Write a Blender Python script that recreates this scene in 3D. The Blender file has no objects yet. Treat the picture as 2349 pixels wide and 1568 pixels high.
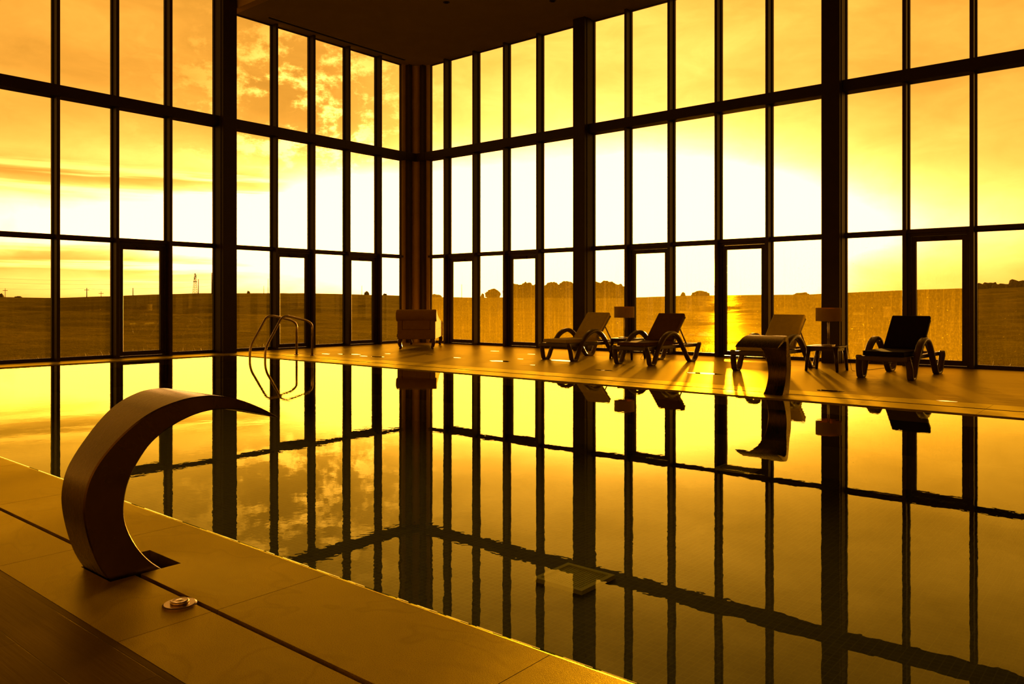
import bpy, bmesh, math, random
from mathutils import Vector, Matrix
random.seed(7)
C = bpy.context.scene.collection
PI = math.pi

# ------------------------------------------------------------------ camera
FPX, CX, HOR, CAMH, YAW = 1823.0, 1174.5, 690.0, 1.15, math.radians(39.93)
SN, CS = math.sin(YAW), math.cos(YAW)
FWD, RGT = Vector((-SN, CS, 0)), Vector((CS, SN, 0))
cam_d = bpy.data.cameras.new('camera')
cam = bpy.data.objects.new('camera', cam_d)
C.objects.link(cam)
cam.location = (0, 0, CAMH)
cam.rotation_euler = (PI / 2, 0, YAW)
cam_d.sensor_width = 36.0
cam_d.lens = 36.0 * FPX / 2349.0
cam_d.shift_y = -(784.0 - HOR) / 2349.0
cam_d.clip_start = 0.05
cam_d.clip_end = 3000
sc = bpy.context.scene
sc.camera = cam
sc.view_settings.view_transform = 'Standard'
sc.view_settings.look = 'None'
sc.view_settings.exposure = 0.0
sc.view_settings.gamma = 1.0
sc.view_settings.use_curve_mapping = False
sc.cycles.max_bounces = 8
sc.cycles.transparent_max_bounces = 24
sc.cycles.diffuse_bounces = 4
sc.cycles.glossy_bounces = 4
sc.cycles.caustics_reflective = False
sc.cycles.caustics_refractive = False
sc.cycles.sample_clamp_indirect = 8.0

# ------------------------------------------------------------------ node helper
class NT:
    def __init__(s, tree):
        s.t = tree
        s.n = tree.nodes
        s.l = tree.links
    def put(s, sock, v):
        if isinstance(v, (int, float)):
            sock.default_value = v
        elif isinstance(v, tuple):
            sock.default_value = v
        else:
            s.l.new(v, sock)
    def m(s, op, a, b=0.0, c=0.0, clamp=False):
        n = s.n.new('ShaderNodeMath')
        n.operation = op
        n.use_clamp = clamp
        s.put(n.inputs[0], a)
        s.put(n.inputs[1], b)
        s.put(n.inputs[2], c)
        return n.outputs[0]
    def add(s, a, b): return s.m('ADD', a, b)
    def sub(s, a, b): return s.m('SUBTRACT', a, b)
    def mul(s, a, b): return s.m('MULTIPLY', a, b)
    def gauss(s, x, c, w):
        return s.m('EXPONENT', s.mul(s.m('POWER', s.m('ABSOLUTE', s.mul(s.sub(x, c), 1.0 / w)), 2.0), -1.0))
    def sstep(s, x, a, b):
        n = s.n.new('ShaderNodeMapRange')
        n.interpolation_type = 'SMOOTHSTEP'
        s.put(n.inputs[0], x)
        n.inputs[1].default_value = a
        n.inputs[2].default_value = b
        n.inputs[3].default_value = 0
        n.inputs[4].default_value = 1
        return n.outputs[0]
    def dot(s, a, v):
        n = s.n.new('ShaderNodeVectorMath')
        n.operation = 'DOT_PRODUCT'
        s.put(n.inputs[0], a)
        s.put(n.inputs[1], v)
        return n.outputs['Value']
    def comb(s, x, y, z):
        n = s.n.new('ShaderNodeCombineXYZ')
        s.put(n.inputs[0], x); s.put(n.inputs[1], y); s.put(n.inputs[2], z)
        return n.outputs[0]
    def sep(s, v):
        n = s.n.new('ShaderNodeSeparateXYZ')
        s.put(n.inputs[0], v)
        return n.outputs
    def noise(s, vec, scale, detail=3.0, rough=0.5, dist=0.0):
        n = s.n.new('ShaderNodeTexNoise')
        s.put(n.inputs['Vector'], vec)
        n.inputs['Scale'].default_value = scale
        n.inputs['Detail'].default_value = detail
        n.inputs['Roughness'].default_value = rough
        n.inputs['Distortion'].default_value = dist
        return n.outputs['Fac']
    def ramp(s, fac, stops):
        n = s.n.new('ShaderNodeValToRGB')
        s.put(n.inputs[0], fac)
        e = n.color_ramp.elements
        while len(e) < len(stops): e.new(0.5)
        for i, (p, c) in enumerate(stops):
            e[i].position = p
            e[i].color = (c[0], c[1], c[2], 1)
        return n.outputs[0]
    def mixc(s, fac, a, b):
        n = s.n.new('ShaderNodeMix')
        n.data_type = 'RGBA'
        s.put(n.inputs[0], fac)
        for k, v in ((6, a), (7, b)):
            if isinstance(v, tuple): v = (v[0], v[1], v[2], 1)
            s.put(n.inputs[k], v)
        return n.outputs[2]
    def scale(s, v, sx, sy, sz):
        n = s.n.new('ShaderNodeVectorMath')
        n.operation = 'MULTIPLY'
        s.put(n.inputs[0], v)
        n.inputs[1].default_value = (sx, sy, sz)
        return n.outputs[0]

# ------------------------------------------------------------------ sky
SUN_AZ, SUN_EL = 15.06, 2.0
world = bpy.data.worlds.new('sky')
sc.world = world
world.use_nodes = True
w = NT(world.node_tree)
w.n.clear()
tc = w.n.new('ShaderNodeTexCoord').outputs['Generated']
fx = w.dot(tc, tuple(RGT))
fy = w.dot(tc, tuple(FWD))
fz = w.sep(tc)[2]
az = w.mul(w.m('ARCTAN2', fx, fy), 180 / PI)
el = w.mul(w.m('ARCSINE', fz), 180 / PI)
# cloud fields live on a (bearing, elevation) map of the sky
cv = w.comb(w.mul(az, 0.045), w.mul(el, 0.16), 3.7)
n_wide = w.sub(w.noise(cv, 1.6, 5, 0.55, 0.4), 0.5)
n_mid = w.sub(w.noise(w.comb(w.mul(az, 0.16), w.mul(el, 0.34), 9.1), 1.3, 6, 0.62, 0.6), 0.5)
n_puff = w.noise(w.comb(w.mul(az, 0.22), w.mul(el, 0.34), 1.3), 1.5, 8, 0.66, 0.12)
n_str = w.noise(w.comb(w.mul(az, 0.035), w.mul(el, 0.75), 5.5), 2.0, 4, 0.55, 0.2)
left = w.sstep(az, 16, -4)
sig = w.add(16.5, w.mul(left, 19.5))
daz = w.m('DIVIDE', w.sub(az, 7.0), sig)
gaz = w.m('EXPONENT', w.mul(w.mul(daz, daz), -1.0))
M = w.add(w.add(0.62, w.mul(left, 0.28)), w.mul(gaz, 2.9))
elw = w.add(el, w.mul(n_wide, 3.2))
sel = w.add(3.6, w.mul(gaz, 1.5))
de = w.m('DIVIDE', w.sub(elw, 4.6), sel)
band = w.m('EXPONENT', w.mul(w.mul(de, de), -1.0))
lnL = w.add(0.10, w.mul(w.gauss(az, 6.0, 18.0), 0.58))
lnL = w.add(lnL, w.mul(w.gauss(el, 9.0, 7.0), 0.16))
lnL = w.add(lnL, w.mul(M, band))
lnL = w.add(lnL, w.mul(n_wide, 0.75))
lnL = w.add(lnL, w.mul(n_mid, 0.5))
lnL = w.sub(lnL, w.mul(w.sstep(el, 17.0, 27.0), 0.45))
# broken bright clouds on the left of the corner
pm = w.mul(w.gauss(az, -14.5, 6.5), w.mul(w.sstep(el, 8.0, 11.5), w.sstep(el, 21.0, 14.5)))
lnL = w.add(lnL, w.mul(pm, w.mul(w.sub(w.sstep(n_puff, 0.47, 0.60), 0.30), 1.25)))
# long low cloud bar on the left horizon
bar = w.mul(w.gauss(elw, 2.5, 0.95), w.sstep(az, -13.0, -24.0))
lnL = w.sub(lnL, w.mul(bar, w.mul(w.sstep(n_str, 0.36, 0.55), 1.15)))
bar2 = w.mul(w.gauss(elw, 7.9, 0.9), w.mul(w.sstep(az, -15.0, -18.0), 1.0))
lnL = w.sub(lnL, w.mul(bar2, w.mul(w.sstep(n_str, 0.38, 0.56), 1.05)))
# away from the sunset the dome dims
back = w.sstep(w.m('ABSOLUTE', w.sub(az, 2.0)), 45.0, 100.0)
lnL = w.sub(lnL, w.mul(back, 1.6))
lnL = w.sub(lnL, w.mul(w.sstep(el, 20.0, 60.0), 0.9))
# aureole of the sun
sa, se = math.radians(SUN_AZ), math.radians(SUN_EL)
SUN = (FWD * math.cos(sa) + RGT * math.sin(sa)) * math.cos(se) + Vector((0, 0, math.sin(se)))
ang = w.mul(w.m('ARCCOSINE', w.dot(tc, tuple(SUN))), 180 / PI)
lnL = w.add(lnL, w.mul(w.m('EXPONENT', w.mul(ang, -1 / 4.5)), 2.2))
L = w.m('EXPONENT', lnL)
L = w.m('DIVIDE', L, w.m('SQRT', w.add(1.0, w.m('POWER', w.mul(L, 1 / 12.0), 2.0))))
L = w.add(L, w.mul(w.gauss(ang, 0.0, 0.6), 300.0))
G = w.mul(w.m('POWER', L, 1.06), 0.415)
B = w.m('MINIMUM', w.add(w.mul(L, 0.022), w.mul(w.m('POWER', L, 2.0), 0.021)), 1.02)
emi = w.n.new('ShaderNodeBackground')
w.l.new(w.comb(L, G, B), emi.inputs[0])
wo = w.n.new('ShaderNodeOutputWorld')
w.l.new(emi.outputs[0], wo.inputs[0])
world.cycles.sampling_method = 'MANUAL'
world.cycles.sample_map_resolution = 2048

sun_d = bpy.data.lights.new('sun', 'SUN')
sun_d.energy = 15.0
sun_d.angle = math.radians(1.2)
sun_d.color = (1.0, 0.44, 0.045)
sun = bpy.data.objects.new('sun', sun_d)
C.objects.link(sun)
sun.rotation_euler = SUN.to_track_quat('Z', 'Y').to_euler()
sun.location = SUN * 50

# ------------------------------------------------------------------ materials
def mat(name, col, rough=0.5, metal=0.0, spec=0.5, var=0.0, vscale=8.0, bump=0.0, bscale=40.0, aniso=None, sheen=0.0, trans=0.0):
    m = bpy.data.materials.new(name)
    m.use_nodes = True
    t = NT(m.node_tree)
    p = t.n['Principled BSDF']
    p.inputs['Roughness'].default_value = rough
    p.inputs['Metallic'].default_value = metal
    p.inputs['Specular IOR Level'].default_value = spec
    if sheen: p.inputs['Sheen Weight'].default_value = sheen
    co = t.n.new('ShaderNodeTexCoord').outputs['Object']
    if aniso: co = t.scale(co, *aniso)
    f = t.noise(co, vscale, 4, 0.6)
    lo = tuple(c * (1 - var) for c in col)
    hi = tuple(min(1, c * (1 + var)) for c in col)
    t.l.new(t.ramp(f, [(0.3, lo), (0.7, hi)]), p.inputs['Base Color'])
    if bump:
        b = t.n.new('ShaderNodeBump')
        b.inputs['Strength'].default_value = 1.0
        b.inputs['Distance'].default_value = bump
        t.l.new(t.noise(co, bscale, 3, 0.6), b.inputs['Height'])
        t.l.new(b.outputs[0], p.inputs['Normal'])
    return m

def schlick(t, f0, normal=None, ex=5.0):
    g = t.n.new('ShaderNodeNewGeometry')
    n = t.n.new('ShaderNodeVectorMath')
    n.operation = 'DOT_PRODUCT'
    t.l.new(g.outputs['Incoming'], n.inputs[0])
    t.l.new(normal if normal is not None else g.outputs['Normal'], n.inputs[1])
    c = t.m('ABSOLUTE', n.outputs['Value'])
    k = t.m('POWER', t.m('SUBTRACT', 1.0, c, clamp=True), ex)
    return t.add(f0, t.mul(k, 1 - f0))

def layered(t, p, tint, f0, gain):
    """swap the principled shader for a diffuse body under a tinted glossy coat"""
    df = t.n.new('ShaderNodeBsdfDiffuse'); gl = t.n.new('ShaderNodeBsdfGlossy')
    gl.inputs['Color'].default_value = (tint[0], tint[1], tint[2], 1)
    for a, b in (('Base Color', df.inputs['Color']), ('Roughness', gl.inputs['Roughness']), ('Normal', df.inputs['Normal']), ('Normal', gl.inputs['Normal'])):
        src = p.inputs[a]
        if src.is_linked: t.l.new(src.links[0].from_socket, b)
        elif a == 'Roughness': b.default_value = src.default_value
    x = t.n.new('ShaderNodeMixShader')
    t.l.new(t.mul(schlick(t, f0), gain), x.inputs[0])
    t.l.new(df.outputs[0], x.inputs[1]); t.l.new(gl.outputs[0], x.inputs[2])
    t.l.new(x.outputs[0], t.n['Material Output'].inputs['Surface'])
    t.n.remove(p)
M_frame = mat('dark_painted_aluminium', (0.07, 0.045, 0.015), 0.42, 0.0, 0.35, 0.12, 3)
M_steel = mat('dark_painted_steel', (0.05, 0.028, 0.014), 0.5, 0.0, 0.3, 0.15, 2)
M_corner = mat('bronze_corner_cladding', (0.85, 0.62, 0.12), 0.4, 0.0, 0.5, 0.1, 2)
M_jamb = mat('pale_bronze_jamb', (0.8, 0.62, 0.2), 0.4, 0.1, 0.5, 0.08, 2)
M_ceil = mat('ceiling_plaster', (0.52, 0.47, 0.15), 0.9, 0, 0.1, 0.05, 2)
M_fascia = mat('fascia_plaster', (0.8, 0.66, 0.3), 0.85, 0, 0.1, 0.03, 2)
M_wall = mat('back_wall_plaster', (0.14, 0.10, 0.03), 0.9, 0, 0.1, 0.05, 2)
M_chrome = mat('brushed_pool_steel', (0.62, 0.50, 0.36), 0.22, 1.0, 0.5, 0.08, 6)
M_dark = mat('dark_grout_grey', (0.02, 0.015, 0.01), 0.9)  # near-black base colour for joints, slots and small fittings
M_resin = mat('bronze_resin', (0.16, 0.11, 0.035), 0.28, 0, 0.6, 0.08, 5)
M_bulb = mat('lamp_socket_white', (0.5, 0.4, 0.3), 0.5)
M_cush = {'cream': mat('cream_cushion', (0.92, 0.80, 0.14), 0.85, 0, 0.2, 0.06, 14, 0.0008, 260),
          'brown': mat('brown_cushion', (0.20, 0.10, 0.03), 0.8, 0, 0.2, 0.1, 14, 0.0008, 260),
          'black': mat('dark_cushion', (0.022, 0.009, 0.006), 0.8, 0, 0.15, 0.1, 14, 0.0008, 260)}
M_fab = mat('tan_upholstery', (0.58, 0.38, 0.07), 0.85, 0, 0.2, 0.06, 10, 0.001, 220)
M_leg = mat('polished_walnut', (0.20, 0.10, 0.03), 0.25, 0, 0.5, 0.1, 8)
M_table = mat('table_resin', (0.10, 0.055, 0.025), 0.22, 0, 0.6, 0.05, 5)
M_plaque = mat('drain_plastic', (0.88, 0.95, 0.22), 0.5, 0, 0.3, 0.05, 5)
M_bark = mat('bark', (0.07, 0.04, 0.02), 0.9, 0, 0.1, 0.3, 3)
M_leaf = mat('pine_foliage', (0.085, 0.06, 0.015), 0.85, 0, 0.15, 0.35, 1.2, 0.12, 2.5)
M_bush = mat('bush_foliage', (0.06, 0.045, 0.015), 0.85, 0, 0.15, 0.4, 1.0, 0.12, 2.0)
M_pole = mat('weathered_timber', (0.09, 0.05, 0.02), 0.9, 0, 0.1, 0.2, 3)
M_cable = mat('black_cable', (0.02, 0.015, 0.01), 0.6)

def shade_mat():
    m = bpy.data.materials.new('lamp_shade_fabric')
    m.use_nodes = True
    t = NT(m.node_tree)
    t.n.clear()
    d = t.n.new('ShaderNodeBsdfDiffuse'); d.inputs[0].default_value = (0.85, 0.66, 0.14, 1)
    tr = t.n.new('ShaderNodeBsdfTranslucent'); tr.inputs[0].default_value = (0.42, 0.22, 0.08, 1)
    x = t.n.new('ShaderNodeMixShader'); x.inputs[0].default_value = 0.30
    o = t.n.new('ShaderNodeOutputMaterial')
    t.l.new(d.outputs[0], x.inputs[1]); t.l.new(tr.outputs[0], x.inputs[2]); t.l.new(x.outputs[0], o.inputs[0])
    return m
M_shade = shade_mat()

def brushed_mat():
    m = bpy.data.materials.new('brushed_stainless_jet')
    m.use_nodes = True
    t = NT(m.node_tree)
    p = t.n['Principled BSDF']
    co = t.n.new('ShaderNodeTexCoord').outputs['Object']
    f = t.noise(co, 3.5, 5, 0.65, 0.4)
    t.l.new(t.ramp(f, [(0.3, (0.155, 0.105, 0.022)), (0.7, (0.21, 0.145, 0.03))]), p.inputs['Base Color'])
    p.inputs['Metallic'].default_value = 1.0
    st = t.noise(t.scale(co, 120, 4, 4), 1.0, 3, 0.6)
    t.l.new(t.add(0.24, t.mul(st, 0.06)), p.inputs['Roughness'])
    return m
M_jet = brushed_mat()

def glass_mat(name, DUST_HAZE):
    m = bpy.data.materials.new(name)
    m.use_nodes = True
    t = NT(m.node_tree)
    t.n.clear()
    geo = t.n.new('ShaderNodeNewGeometry').outputs['Position']
    tr = t.n.new('ShaderNodeBsdfTransparent'); tr.inputs[0].default_value = (0.98, 0.98, 0.98, 1)
    gl = t.n.new('ShaderNodeBsdfGlossy'); gl.inputs['Roughness'].default_value = 0.0
    x = t.n.new('ShaderNodeMixShader')
    t.l.new(schlick(t, 0.04), x.inputs[0])
    t.l.new(tr.outputs[0], x.inputs[1]); t.l.new(gl.outputs[0], x.inputs[2])
    # dried rain streaks and dust, with painted sun haze, thicker on the lowest panes
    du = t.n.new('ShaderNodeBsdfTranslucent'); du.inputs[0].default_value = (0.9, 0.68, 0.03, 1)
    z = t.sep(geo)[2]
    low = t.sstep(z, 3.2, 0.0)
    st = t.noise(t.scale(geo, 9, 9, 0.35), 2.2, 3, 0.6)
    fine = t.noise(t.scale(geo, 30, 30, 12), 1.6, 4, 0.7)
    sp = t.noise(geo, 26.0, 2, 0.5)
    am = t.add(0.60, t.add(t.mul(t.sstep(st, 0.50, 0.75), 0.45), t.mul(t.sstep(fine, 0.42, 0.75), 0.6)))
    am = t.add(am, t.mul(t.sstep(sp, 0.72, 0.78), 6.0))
    fac = t.mul(t.mul(am, low), DUST_HAZE)
    y = t.n.new('ShaderNodeMixShader')
    t.l.new(fac, y.inputs[0])
    t.l.new(x.outputs[0], y.inputs[1]); t.l.new(du.outputs[0], y.inputs[2])
    o = t.n.new('ShaderNodeOutputMaterial')
    t.l.new(y.outputs[0], o.inputs[0])
    return m
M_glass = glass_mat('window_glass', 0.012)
M_glass_haze = glass_mat('window_glass_dust_haze', 0.092)  # sun haze over the field is put into this stronger dust layer

def water_mat():
    m = bpy.data.materials.new('still_pool_water')
    m.use_nodes = True
    t = NT(m.node_tree)
    t.n.clear()
    geo = t.n.new('ShaderNodeNewGeometry').outputs['Position']
    g2 = t.scale(geo, 1, 1, 0)
    patch = t.sstep(t.noise(g2, 0.32, 2, 0.5), 0.42, 0.68)
    h = t.add(t.mul(t.noise(g2, 0.6, 2, 0.5), 0.0008), t.mul(t.noise(g2, 3.2, 2, 0.5), 0.00025))
    h = t.add(h, t.mul(t.mul(t.noise(g2, 12.0, 2, 0.5), t.add(0.35, patch)), 0.00018))
    # two sets of faint rings spreading out from the far rim
    for (cx, cy, k, a) in ((-3.4, 8.9, 34, 0.00005), (-7.4, 8.9, 30, 0.00003)):
        dx = t.sub(t.sep(geo)[0], cx); dy = t.sub(t.sep(geo)[1], cy)
        r = t.m('SQRT', t.add(t.mul(dx, dx), t.mul(dy, dy)))
        h = t.add(h, t.mul(t.mul(t.m('SINE', t.mul(r, k)), t.sstep(r, 2.2, 0.2)), a))
    b = t.n.new('ShaderNodeBump')
    b.inputs['Strength'].default_value = 1.0
    b.inputs['Distance'].default_value = 1.0
    t.l.new(h, b.inputs['Height'])
    tr = t.n.new('ShaderNodeBsdfTransparent'); tr.inputs[0].default_value = (0.80, 0.86, 0.62, 1)
    gl = t.n.new('ShaderNodeBsdfGlossy'); gl.inputs['Roughness'].default_value = 0.0
    gl.inputs['Color'].default_value = (1.0, 0.97, 0.28, 1)
    t.l.new(b.outputs[0], gl.inputs['Normal'])
    x = t.n.new('ShaderNodeMixShader')
    t.l.new(t.m('MULTIPLY', schlick(t, 0.006, None, 4.9), 1.12, clamp=True), x.inputs[0])
    t.l.new(tr.outputs[0], x.inputs[1]); t.l.new(gl.outputs[0], x.inputs[2])
    o = t.n.new('ShaderNodeOutputMaterial')
    t.l.new(x.outputs[0], o.inputs[0])
    return m
M_water = water_mat()

def plank_mat():
    m = bpy.data.materials.new('timber_look_deck_tile')
    m.use_nodes = True
    t = NT(m.node_tree)
    p = t.n['Principled BSDF']
    co = t.n.new('ShaderNodeNewGeometry').outputs['Position']
    br = t.n.new('ShaderNodeTexBrick')
    t.l.new(co, br.inputs['Vector'])
    br.inputs['Scale'].default_value = 1.0
    br.inputs['Brick Width'].default_value = 1.2
    br.inputs['Row Height'].default_value = 0.196
    br.inputs['Mortar Size'].default_value = 0.0022
    br.inputs['Mortar Smooth'].default_value = 0.1
    br.inputs['Color1'].default_value = (0.11, 0.065, 0.006, 1)
    br.inputs['Color2'].default_value = (0.15, 0.09, 0.008, 1)
    br.inputs['Mortar'].default_value = (0.06, 0.03, 0.015, 1)
    gr = t.add(t.mul(t.noise(t.scale(co, 2.2, 60, 1), 1.0, 5, 0.65), 0.6), t.mul(t.noise(t.scale(co, 0.5, 7, 1), 1.0, 4, 0.6), 0.4))
    t.l.new(t.mixc(t.mul(gr, 0.75), br.outputs['Color'], (0.05, 0.026, 0.004)), p.inputs['Base Color'])
    t.l.new(t.add(0.16, t.mul(gr, 0.5)), p.inputs['Roughness'])
    p.inputs['Specular IOR Level'].default_value = 0.6
    p.inputs['Specular Tint'].default_value = (1.0, 0.62, 0.10, 1)
    b = t.n.new('ShaderNodeBump')
    b.inputs['Distance'].default_value = 0.0012
    t.l.new(t.sub(gr, t.mul(br.outputs['Fac'], 2.0)), b.inputs['Height'])
    t.l.new(b.outputs[0], p.inputs['Normal'])
    layered(t, p, (1.0, 0.80, 0.10), 0.03, 0.72)
    return m
M_plank = plank_mat()

def stone_mat():
    m = bpy.data.materials.new('sanded_stone_coping')
    m.use_nodes = True
    t = NT(m.node_tree)
    p = t.n['Principled BSDF']
    co = t.n.new('ShaderNodeNewGeometry').outputs['Position']
    f = t.noise(co, 2.2, 5, 0.6)
    grain = t.noise(co, 260.0, 3, 0.7)
    base = t.ramp(f, [(0.3, (0.36, 0.27, 0.014)), (0.7, (0.50, 0.38, 0.020))])
    base = t.mixc(t.mul(t.sstep(grain, 0.46, 0.66), 0.7), base, (0.15, 0.09, 0.02))
    # damp patches with a darker rim where water dried
    wv = t.noise(t.scale(co, 1, 1.5, 0), 1.35, 3, 0.5, 0.3)
    damp = t.sstep(wv, 0.47, 0.64)
    rim = t.gauss(wv, 0.50, 0.010)
    base = t.mixc(t.mul(damp, 0.75), base, (0.13, 0.075, 0.018))
    base = t.mixc(t.mul(rim, 0.25), base, (0.10, 0.055, 0.015))
    t.l.new(base, p.inputs['Base Color'])
    t.l.new(t.sub(0.42, t.mul(damp, 0.10)), p.inputs['Roughness'])
    p.inputs['Specular IOR Level'].default_value = 0.6
    p.inputs['Specular Tint'].default_value = (1.0, 0.66, 0.12, 1)
    b = t.n.new('ShaderNodeBump')
    b.inputs['Distance'].default_value = 0.0008
    t.l.new(grain, b.inputs['Height'])
    t.l.new(b.outputs[0], p.inputs['Normal'])
    layered(t, p, (1.0, 0.84, 0.08), 0.12, 1.15)
    return m
M_stone = stone_mat()

def mosaic_mat():
    m = bpy.data.materials.new('pool_mosaic')
    m.use_nodes = True
    t = NT(m.node_tree)
    p = t.n['Principled BSDF']
    co = t.n.new('ShaderNodeNewGeometry').outputs['Position']
    br = t.n.new('ShaderNodeTexBrick')
    br.offset = 0.0
    t.l.new(co, br.inputs['Vector'])
    br.inputs['Brick Width'].default_value = 0.05
    br.inputs['Row Height'].default_value = 0.05
    br.inputs['Scale'].default_value = 1.0
    br.inputs['Mortar Size'].default_value = 0.003
    br.inputs['Color1'].default_value = (0.022, 0.026, 0.006, 1)
    br.inputs['Color2'].default_value = (0.05, 0.055, 0.012, 1)
    br.inputs['Mortar'].default_value = (0.09, 0.095, 0.025, 1)
    t.l.new(br.outputs['Color'], p.inputs['Base Color'])
    p.inputs['Roughness'].default_value = 0.6
    return m
M_mosaic = mosaic_mat()

def field_mat():
    m = bpy.data.materials.new('rough_grassland')
    m.use_nodes = True
    t = NT(m.node_tree)
    p = t.n['Principled BSDF']
    co = t.n.new('ShaderNodeNewGeometry').outputs['Position']
    a = t.noise(co, 0.05, 6, 0.65, 0.5)
    b_ = t.noise(co, 0.9, 5, 0.7, 0.3)
    c = t.noise(co, 0.018, 3, 0.5)
    f = t.add(t.mul(a, 0.50), t.add(t.mul(b_, 0.40), t.mul(c, 0.15)))
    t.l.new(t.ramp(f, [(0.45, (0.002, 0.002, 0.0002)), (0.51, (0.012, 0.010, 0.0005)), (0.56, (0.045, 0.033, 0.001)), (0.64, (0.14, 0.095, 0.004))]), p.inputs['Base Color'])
    p.inputs['Roughness'].default_value = 0.40
    p.inputs['Specular IOR Level'].default_value = 0.012
    p.inputs['Specular Tint'].default_value = (1.0, 0.6, 0.1, 1)
    b = t.n.new('ShaderNodeBump')
    b.inputs['Distance'].default_value = 0.35
    t.l.new(t.noise(co, 1.4, 5, 0.75), b.inputs['Height'])
    t.l.new(b.outputs[0], p.inputs['Normal'])
    layered(t, p, (1.0, 0.80, 0.04), 0.0, 0.10)
    return m
M_field = field_mat()

def puddle_mat():
    m = bpy.data.materials.new('standing_water')
    m.use_nodes = True
    p = m.node_tree.nodes['Principled BSDF']
    p.inputs['Base Color'].default_value = (0.2, 0.12, 0.05, 1)
    p.inputs['Roughness'].default_value = 0.04
    p.inputs['Specular IOR Level'].default_value = 1.0
    p.inputs['Coat Weight'].default_value = 1.0
    return m
M_puddle = puddle_mat()

# ------------------------------------------------------------------ mesh helpers
class MB:
    def __init__(s):
        s.v, s.f = [], []
    def add(s, vs, fs):
        o = len(s.v)
        s.v += [tuple(v) for v in vs]
        s.f += [tuple(i + o for i in f) for f in fs]
        return s
    def box(s, x0, x1, y0, y1, z0, z1):
        vs = [(x, y, z) for z in (z0, z1) for y in (y0, y1) for x in (x0, x1)]
        return s.add(vs, [(0, 2, 3, 1), (4, 5, 7, 6), (0, 1, 5, 4), (2, 6, 7, 3), (0, 4, 6, 2), (1, 3, 7, 5)])
    def prism(s, poly, axis, a, b):
        """poly of 2D points extruded along axis ('x': (y,z); 'y': (x,z); 'z': (x,y))"""
        n = len(poly)
        def P(p, h):
            if axis == 'x': return (h, p[0], p[1])
            if axis == 'y': return (p[0], h, p[1])
            return (p[0], p[1], h)
        vs = [P(p, a) for p in poly] + [P(p, b) for p in poly]
        fs = [tuple(range(n)), tuple(range(2 * n - 1, n - 1, -1))]
        fs += [(i, (i + 1) % n, n + (i + 1) % n, n + i) for i in range(n)]
        return s.add(vs, fs)
    def tube(s, pts, r, seg=10, rect=None, cap=True):
        """swept tube; r number or list; rect=(half_side, half_up) with a fixed side direction for a flat bar"""
        pts = [Vector(p) for p in pts]
        n = len(pts)
        tang = []
        for i in range(n):
            a = pts[max(0, i - 1)]; b = pts[min(n - 1, i + 1)]
            tang.append((b - a).normalized())
        ring_n = seg if rect is None else 8
        if rect is None:
            up = Vector((0, 0, 1)) if abs(tang[0].z) < 0.9 else Vector((1, 0, 0))
            u = tang[0].cross(up).normalized()
        vs = []
        for i in range(n):
            t = tang[i]
            if rect is None:
                u = (u - t * u.dot(t)).normalized()
                v = t.cross(u)
                rr = r[i] if isinstance(r, (list, tuple)) else r
                for k in range(seg):
                    a = 2 * PI * k / seg
                    vs.append(pts[i] + u * (rr * math.cos(a)) + v * (rr * math.sin(a)))
            else:
                side = Vector((1, 0, 0))
                v = side.cross(t).normalized()
                hs, hu = rect if not isinstance(rect, list) else rect[i]
                c = min(hs, hu) * 0.45
                for (p, q) in ((-hs + c, -hu), (hs - c, -hu), (hs, -hu + c), (hs, hu - c), (hs - c, hu), (-hs + c, hu), (-hs, hu - c), (-hs, -hu + c)):
                    vs.append(pts[i] + side * p + v * q)
        fs = []
        for i in range(n - 1):
            for k in range(ring_n):
                a = i * ring_n + k; b = i * ring_n + (k + 1) % ring_n
                fs.append((a, b, b + ring_n, a + ring_n))
        if cap:
            fs.append(tuple(range(ring_n - 1, -1, -1)))
            fs.append(tuple((n - 1) * ring_n + k for k in range(ring_n)))
        return s.add(vs, fs)
    def lathe(s, prof, cx=0, cy=0, seg=24, close=True):
        vs = []
        for (r, z) in prof:
            for k in range(seg):
                a = 2 * PI * k / seg
                vs.append((cx + r * math.cos(a), cy + r * math.sin(a), z))
        n = len(prof)
        fs = []
        for i in range(n - 1):
            for k in range(seg):
                a = i * seg + k; b = i * seg + (k + 1) % seg
                fs.append((a, b, b + seg, a + seg))
        if close:
            fs.append(tuple(range(seg - 1, -1, -1)))
            fs.append(tuple((n - 1) * seg + k for k in range(seg)))
        return s.add(vs, fs)
    def build(s, name, m, parent=None, smooth=False, bevel=0.0, bseg=2, sub=0):
        me = bpy.data.meshes.new(name)
        me.from_pydata(s.v, [], s.f)
        bm = bmesh.new()
        bm.from_mesh(me)
        bmesh.ops.recalc_face_normals(bm, faces=bm.faces)
        bm.to_mesh(me)
        bm.free()
        me.materials.append(m)
        o = bpy.data.objects.new(name, me)
        C.objects.link(o)
        if smooth:
            for p in me.polygons: p.use_smooth = True
        if bevel:
            md = o.modifiers.new('bevel', 'BEVEL'); md.width = bevel; md.segments = bseg; md.limit_method = 'ANGLE'
            md.harden_normals = False
        if sub:
            md = o.modifiers.new('sub', 'SUBSURF'); md.levels = sub; md.render_levels = sub
        if parent is not None: o.parent = parent
        return o

def smooth_path(pts, r, k=5):
    """round every inner corner of a polyline with radius-like distance r"""
    P = [Vector(p) for p in pts]
    out = [P[0]]
    for i in range(1, len(P) - 1):
        a, b, c = P[i - 1], P[i], P[i + 1]
        rr = min(r, (a - b).length * 0.48, (c - b).length * 0.48)
        p0 = b + (a - b).normalized() * rr
        p1 = b + (c - b).normalized() * rr
        for j in range(k + 1):
            t = j / k
            out.append(p0 * (1 - t) ** 2 + b * 2 * t * (1 - t) + p1 * t * t)
    out.append(P[-1])
    return out

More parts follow.
